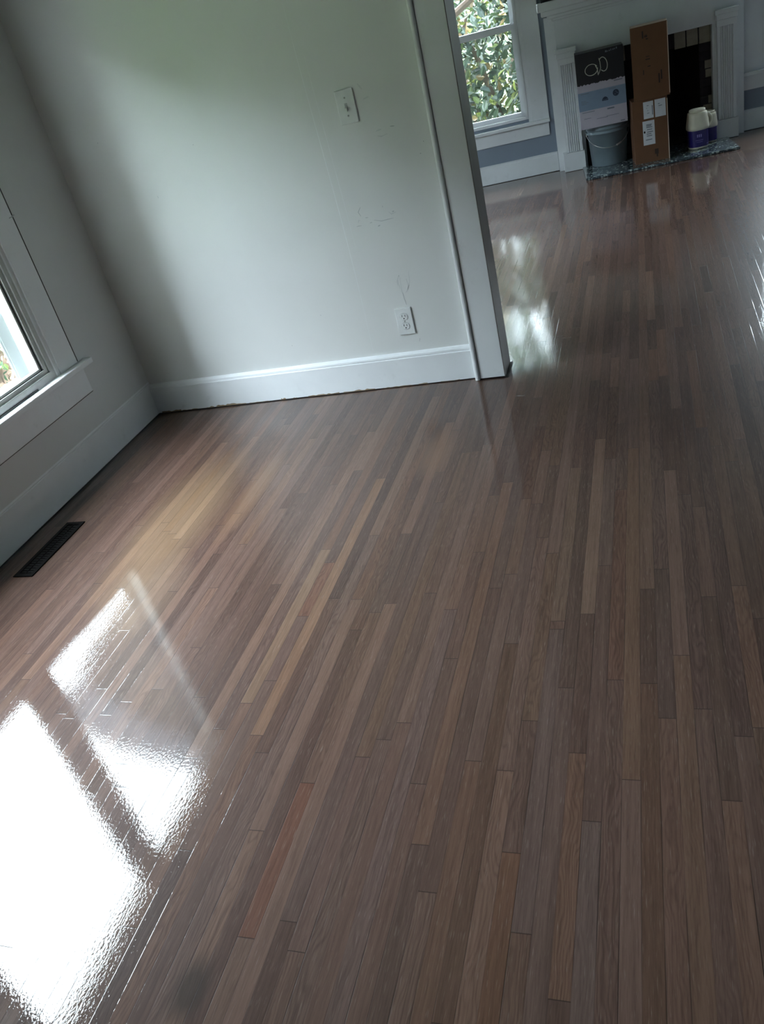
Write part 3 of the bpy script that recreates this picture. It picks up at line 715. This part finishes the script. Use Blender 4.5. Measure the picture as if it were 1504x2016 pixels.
ring = [bm.verts.new((.020 + .022 * math.cos(PI * k / 12), -.0014, .168 + .026 * math.sin(PI * k / 12))) for k in range(13)]; bm.faces.new(ring)
link_mesh('icon_print', bm, 'bx_dark', ab)
bm = bmesh.new()
for x, z_ in [(.088, .195), (.10, .205), (.108, .200), (.095, .213)]: box(bm, (x, -.0022, z_), (x + .006, -.0015, z_ + .003))
for x, z_ in [(.008, .172), (.020, .172), (.030, .175)]: box(bm, (x, -.0022, z_), (x + .007, -.0015, z_ + .003))
link_mesh('icon_detail', bm, 'bx_blue', ab)
bm = bmesh.new()
for (x, z_, w_, h_) in [(.118, .008, .030, .007), (.09, .283, .060, .007), (-.15, .238, .06, .004), (.05, .236, .05, .004), (-.15, .112, .09, .004), (.03, .105, .05, .010), (-.14, .07, .05, .003), (-.05, .055, .08, .003), (-.15, .19, .035, .003), (-.15, .18, .05, .003), (-.15, .17, .04, .003), (.02, .06, .09, .003)]:
    box(bm, (x, -.0013, z_), (x + w_, -.0004, z_ + h_))
link_mesh('text_print', bm, 'label_ink', ab)

lo_ = thing('cardboard_box', 'lower tall brown cardboard box with white shipping labels standing on the hearth', 'box', F(2.278, -.492, HZ), TH, 'stacked brown cardboard boxes')
hw = .121; bd_ = .22; bh = .428
bm = bmesh.new(); box(bm, (-hw, 0, 0), (hw, bd_, bh), 0, .002); link_mesh('carton', bm, 'kraft', lo_)
for (x0_, x1_, z0_, z1_, nm) in [(-.045, .024, .300, .412, 'shipping_label'), (.034, .108, .298, .414, 'shipping_label'), (-.056, .026, .122, .285, 'shipping_label')]:
    bm = bmesh.new(); box(bm, (x0_, -.0012, z0_), (x1_, -.0002, z1_)); lb = link_mesh(nm, bm, 'paper', lo_)
    bm = bmesh.new()
    rr = random.Random(int(x0_ * 1e4) + 77)
    if x0_ > 0: rows = [(.30, .6, .72), (.35, .8, .6)]
    elif z0_ > .2: rows = [(.35, .55, .75), (.30, .5, .6), (.40, .6, .45), (.35, .6, .3)]
    else: rows = [(.30, .85, .82), (.30, .85, .77), (.30, .85, .71), (.35, .8, .62), (.35, .85, .52), (.3, .85, .44), (.3, .85, .36), (.2, .8, .2)]
    for a, b_, zz in rows:
        zc = z0_ + (z1_ - z0_) * zz; box(bm, (x0_ + (x1_ - x0_) * a, -.0018, zc), (x0_ + (x1_ - x0_) * (b_ - rr.random() * .15), -.0013, zc + (z1_ - z0_) * .035))
    if 0 > x0_ and z0_ > .2: box(bm, (x1_ - .010, -.0018, z0_ + .02), (x1_ - .004, -.0013, z1_ - .03))
    link_mesh('label_print', bm, 'label_ink', lb)
bm = bmesh.new(); ring = [bm.verts.new((-.045 + .006 * math.cos(2 * PI * k / 14), -.0022, .212 + .008 * math.sin(2 * PI * k / 14))) for k in range(14)]; bm.faces.new(ring); link_mesh('black_spot', bm, 'dark_slot', lo_)
boxes('edge_fold', [((hw - .0045, -.0014, .0), (hw + .0008, -.0001, bh - .02))], 'kraft_pale', lo_)  # pale strip paints window light along the right edge
boxes('stamp_print', [((.02, -.0009, .05), (.045, -.0002, .085)), ((.03, -.0012, .03), (.040, -.0002, .05))], 'ink', lo_)

up = thing('cardboard_box', 'upper tall brown cardboard box leaning on top of the labelled cardboard box', 'box', F(2.296, -.497, HZ + bh + .0005), TH - .10, 'stacked brown cardboard boxes')
bm = bmesh.new(); box(bm, (-.122, 0, 0), (.122, .20, .462), 0, .002); link_mesh('carton', bm, 'kraft', up)
boxes('side_flap', [((.1185, -.0014, .012), (.1235, -.0001, .458)), ((.1220, .002, .012), (.1232, .198, .455))], 'kraft_pale', up)  # right side coloured pale as if lit by the window
boxes('top_flap', [((-.121, .002, .4620), (.121, .099, .4638)), ((-.121, .101, .4620), (.121, .198, .4638))], 'kraft_pale', up)
bm = bmesh.new()                                    # handling marks printed on the carton
for (x, z_, w_, h_) in [(-.045, .385, .010, .045), (-.028, .402, .016, .003), (-.030, .39, .020, .010), (-.020, .375, .014, .008), (-.03, .25, .03, .006), (-.026, .268, .024, .004), (-.018, .205, .020, .006), (.050, .09, .010, .06), (.066, .11, .010, .06), (-.05, .16, .006, .03)]:
    box(bm, (x, -.0010, z_), (x + w_, -.0002, z_ + h_))
link_mesh('stamp_print', bm, 'ink', up)

def jug(name, label, loc, rz, s=1.0, wide=1.0):
    j = thing(name, label, 'jug', loc, rz, 'floor cleaner jugs')
    bm = bmesh.new()
    prof = [(.060, 0), (.066, .004), (.069, .012), (.070, .132), (.0785, .138), (.0795, .150), (.078, .165), (.073, .200), (.068, .235), (.066, .250), (.060, .254)]
    lathe(bm, [(r * s, z * s) for r, z in prof], 40, power=2.6); link_mesh('body', bm, 'jug', j, True)
    bm = bmesh.new(); lathe(bm, [(.0712 * s, .016 * s), (.0712 * s, .132 * s)], 40, cap=False, power=2.6); link_mesh('label', bm, 'jug_label', j, True)
    bm = bmesh.new(); lathe(bm, [(.058 * s, .252 * s), (.059 * s, .268 * s), (.054 * s, .272 * s), (.020 * s, .270 * s)], 28); link_mesh('cap', bm, 'jug', j, True)
    bm = bmesh.new(); tube(bm, [(.052 * s, 0, .232 * s), (.080 * s, 0, .226 * s), (.098 * s, 0, .200 * s), (.098 * s, 0, .172 * s), (.082 * s, 0, .150 * s), (.064 * s, 0, .142 * s)], [.013 * s] * 6, 12); link_mesh('handle', bm, 'jug', j, True)
    bm = bmesh.new()
    def arc_text(zc, a0, a1, h, n):
        for k in range(n):
            a = a0 + (a1 - a0) * k / n; a2 = a + (a1 - a0) / n * .62
            R_ = .0722 * s
            def pt(a_, z_):
                ss = 1 / (abs(math.cos(a_)) ** 2.6 + abs(math.sin(a_)) ** 2.6) ** (1 / 2.6); return (R_ * ss * math.cos(a_), R_ * ss * math.sin(a_), z_)
            v_ = [bm.verts.new(pt(a, zc)), bm.verts.new(pt(a2, zc)), bm.verts.new(pt(a2, zc + h)), bm.verts.new(pt(a, zc + h))]; bm.faces.new(v_)
    arc_text(.085 * s, -PI * .62, -PI * .45, .020 * s, 3); arc_text(.062 * s, -PI * .66, -PI * .42, .004 * s, 9); arc_text(.05 * s, -PI * .64, -PI * .44, .003 * s, 7); arc_text(.026 * s, -PI * .30, -PI * .15, .008 * s, 5)
    link_mesh('label_print', bm, 'jug_text', j)
    return j
jug('cleaner_jug', 'nearer white plastic jug with purple label at the right of the hearth', F(2.622, -.33, HZ), TH + .15, .98)
jug('cleaner_jug', 'white plastic jug mostly hidden behind the nearer jug, by the right pilaster', F(2.722, -.19, HZ), TH + 1.5, .80)

# ------------------------------------------------------------------ outdoors
gr = boxes('ground', [((-40, -40, -0.9), (45, 50, -0.62))], 'grass'); struct(gr).name = 'ground'
def leaves(bm, n, sample, size, rnd, lay, flat=0.5):
    for k in range(n):
        c = Vector(sample(rnd)); s = size * rnd.uniform(.6, 1.3)
        d = Vector((rnd.gauss(0, 1), rnd.gauss(0, 1), rnd.gauss(0, 1) - .4)).normalized(); nrm = Vector((rnd.gauss(0, .8), rnd.gauss(0, .8), rnd.gauss(0, .8) + .6)).normalized()
        sd = d.cross(nrm)
        if sd.length < .05: continue
        sd.normalize(); up_ = sd.cross(d)
        w = s * rnd.uniform(.2, .3); id_ = rnd.random()
        pts = [c - d * s * .5, c - d * s * .15 + sd * w + up_ * w * .35, c + d * s * .22 + sd * w * .85 + up_ * w * .3, c + d * s * .5 - up_ * s * .08, c + d * s * .22 - sd * w * .85 + up_ * w * .3, c - d * s * .15 - sd * w + up_ * w * .35]
        v_ = [bm.verts.new(p) for p in pts]
        for q in ((0, 1, 2, 3), (0, 3, 4, 5)):
            f = bm.faces.new([v_[i] for i in q])
            for lp in f.loops: lp[lay] = (id_, id_, id_, 1)
def shrub(name, label, cat, loc, rx, ry, rz_, cz, n, size, mat, seedv, trunk=True, group=None, hollow=.55, branches=9):
    root = thing(name, label, cat, loc, 0, group); rnd = random.Random(seedv)
    bm = bmesh.new(); lay = bm.loops.layers.float_color.new('leaf')
    cl = [(rnd.uniform(-1, 1), rnd.uniform(-1, 1), rnd.uniform(-1, 1), rnd.uniform(.22, .42)) for _ in range(26)]
    def smp(r):
        while True:
            if r.random() < .65:
                c_ = r.choice(cl); p = Vector((c_[0] + r.gauss(0, c_[3] * .5), c_[1] + r.gauss(0, c_[3] * .5), c_[2] + r.gauss(0, c_[3] * .5)))
            else: p = Vector((r.uniform(-1, 1), r.uniform(-1, 1), r.uniform(-1, 1)))
            if p.length < 1.05 and p.length > hollow * r.random(): return (p.x * rx, p.y * ry, cz + p.z * rz_)
    leaves(bm, n, smp, size, rnd, lay); link_mesh('foliage', bm, mat, root)
    for k in range(branches):
        a = rnd.uniform(0, 2 * PI); e_ = rnd.uniform(.4, .95); tz = cz + rz_ * rnd.uniform(-.2, .8)
        p0 = Vector((rnd.uniform(-.1, .1), rnd.uniform(-.1, .1), 0)); p3 = Vector((math.cos(a) * rx * e_, math.sin(a) * ry * e_, tz))
        pts = [p0.lerp(p3, t_) + Vector((rnd.gauss(0, .04), rnd.gauss(0, .04), .25 * math.sin(PI * t_) * rnd.uniform(.5, 1.4))) for t_ in [i / 7 for i in range(8)]]
        bm = bmesh.new(); r0 = .02 + .02 * rnd.random() + (.02 * rx); tube(bm, pts, [r0 * (1 - .8 * i / 7) for i in range(8)], 6); link_mesh('branch', bm, 'leaf_stem', root)
    return root
shrub('evergreen_shrub', 'broad glossy-leaved shrub filling the view through the far window', 'shrub', (1.0, 6.35, -.62), 1.7, 1.0, 1.2, 1.42, 13500, .094, 'leaf', 3, hollow=.8, branches=9)
shrub('tree', 'leafy tree rising above the shrub outside the far window', 'tree', (-0.6, 10.0, -.62), 2.6, 1.9, 2.2, 3.5, 6200, .19, 'leaf_tree', 5, branches=12)
shrub('evergreen_shrub', 'glossy-leaved shrub outside the window right of the fireplace', 'shrub', (4.6, 6.6, -.62), 1.5, 1.0, 1.2, 1.2, 4000, .115, 'leaf', 8, hollow=.8, branches=10)
shrub('garden_bush', 'low light green bush on the lawn outside the left window', 'shrub', (-2.75, 2.05, -.62), .55, .60, .36, .34, 1300, .07, 'leaf', 12)
TREES = [(-8.6, -15.0, 1.0, 'dark leafy tree at the far left end of the tree row across the lawn'), (-8.2, -9.6, 1.0, 'tall leafy tree second from the far end of the tree row'),
         (-8.6, -4.2, 1.0, 'tall leafy tree at the near end of the tree row, nearest the neighbouring porch')]
for k, (x, y, q, lb) in enumerate(TREES):
    shrub('tree', lb, 'tree', (x, y, -.62), 2.4 * q, 2.62 * q, 2.9 * q, 3.35 * q, 5200, .46, 'leaf_tree', 20 + k, group=None, hollow=.9)
shrub('hedge_bush', 'low wide green bush across the lawn in front of the neighbouring porch', 'bush', (-9.0, 3.5, -.62), 1.6, 3.0, 1.1, 1.1, 2600, .25, 'leaf_tree', 31, hollow=.9)
bm = bmesh.new(); tube(bm, [(0.30, 5.05, 1.02), (0.62, 5.00, 1.17), (0.95, 4.95, 1.33), (1.5, 4.95, 1.75), (1.9, 5.0, 2.4)], [.05, .035, .028, .02, .012], 8)
lb_ = link_mesh('branch', bm, 'leaf_stem'); lb_.parent = bpy.data.objects['evergreen_shrub']; lb_.location = -Vector((1.0, 6.35, -.62))
# unseen wall added beyond the left windows to block slanting skylight
struct(boxes('wall_bay', [((-.16, -2.36, -.62), (-0.86, -4.8, 3.4))], 'siding'))
# neighbouring porch: roof slab with a curved pale fascia, posts
nb = thing('neighbouring_porch', 'neighbouring grey porch roof and brick wall outside the left window', 'porch', (-4.6, 3.0, -.62))
bm = bmesh.new()
# outline in y,z (world) of the gable end facing the window; given thickness in x
arcp = [(1.80, 4.05), (2.08, 4.75), (2.35, 5.36), (2.76, 6.03), (3.32, 6.9), (4.2, 8.1)]
low = [(3.45, 3.86), (2.87, 3.92), (2.44, 4.10)]
out = arcp + [(7.2, 8.3)] + [(7.2, 3.95)] + low
A = [bm.verts.new((.6, y - 3.0, z + .62)) for y, z in out]; B = [bm.verts.new((.35, y - 3.0, z + .62)) for y, z in out]
for k in range(len(out)):
    q = (k + 1) % len(out); bm.faces.new([A[k], A[q], B[q], B[k]])
bm.faces.new(A); bm.faces.new(list(reversed(B))); bmesh.ops.recalc_face_normals(bm, faces=bm.faces)
link_mesh('roof', bm, 'roofing', nb)
bm = bmesh.new(); pr = None
for k, (y, z) in enumerate(arcp):
    a = [bm.verts.new((.72, y - 3.0 - .02, z + .62)), bm.verts.new((.72, y - 3.0 + .32, z + .62 - .12)), bm.verts.new((.58, y - 3.0 + .32, z + .62 - .12)), bm.verts.new((.58, y - 3.0 - .02, z + .62))]
    if pr:
        for i in range(4): bm.faces.new([pr[i], pr[(i + 1) % 4], a[(i + 1) % 4], a[i]])
    else: bm.faces.new(a)
    pr = a
bm.faces.new(pr); bmesh.ops.recalc_face_normals(bm, faces=bm.faces); link_mesh('fascia', bm, 'fascia', nb)
for yy in (1.8, 4.0):
    boxes('post', [((.35, yy - .07, 0), (.50, yy + .07, 4.56))], 'fascia', nb)
boxes('brick_wall', [((-2.4, -.4, 0), (-1.6, 2.5, 3.4))], 'brick_red', nb)
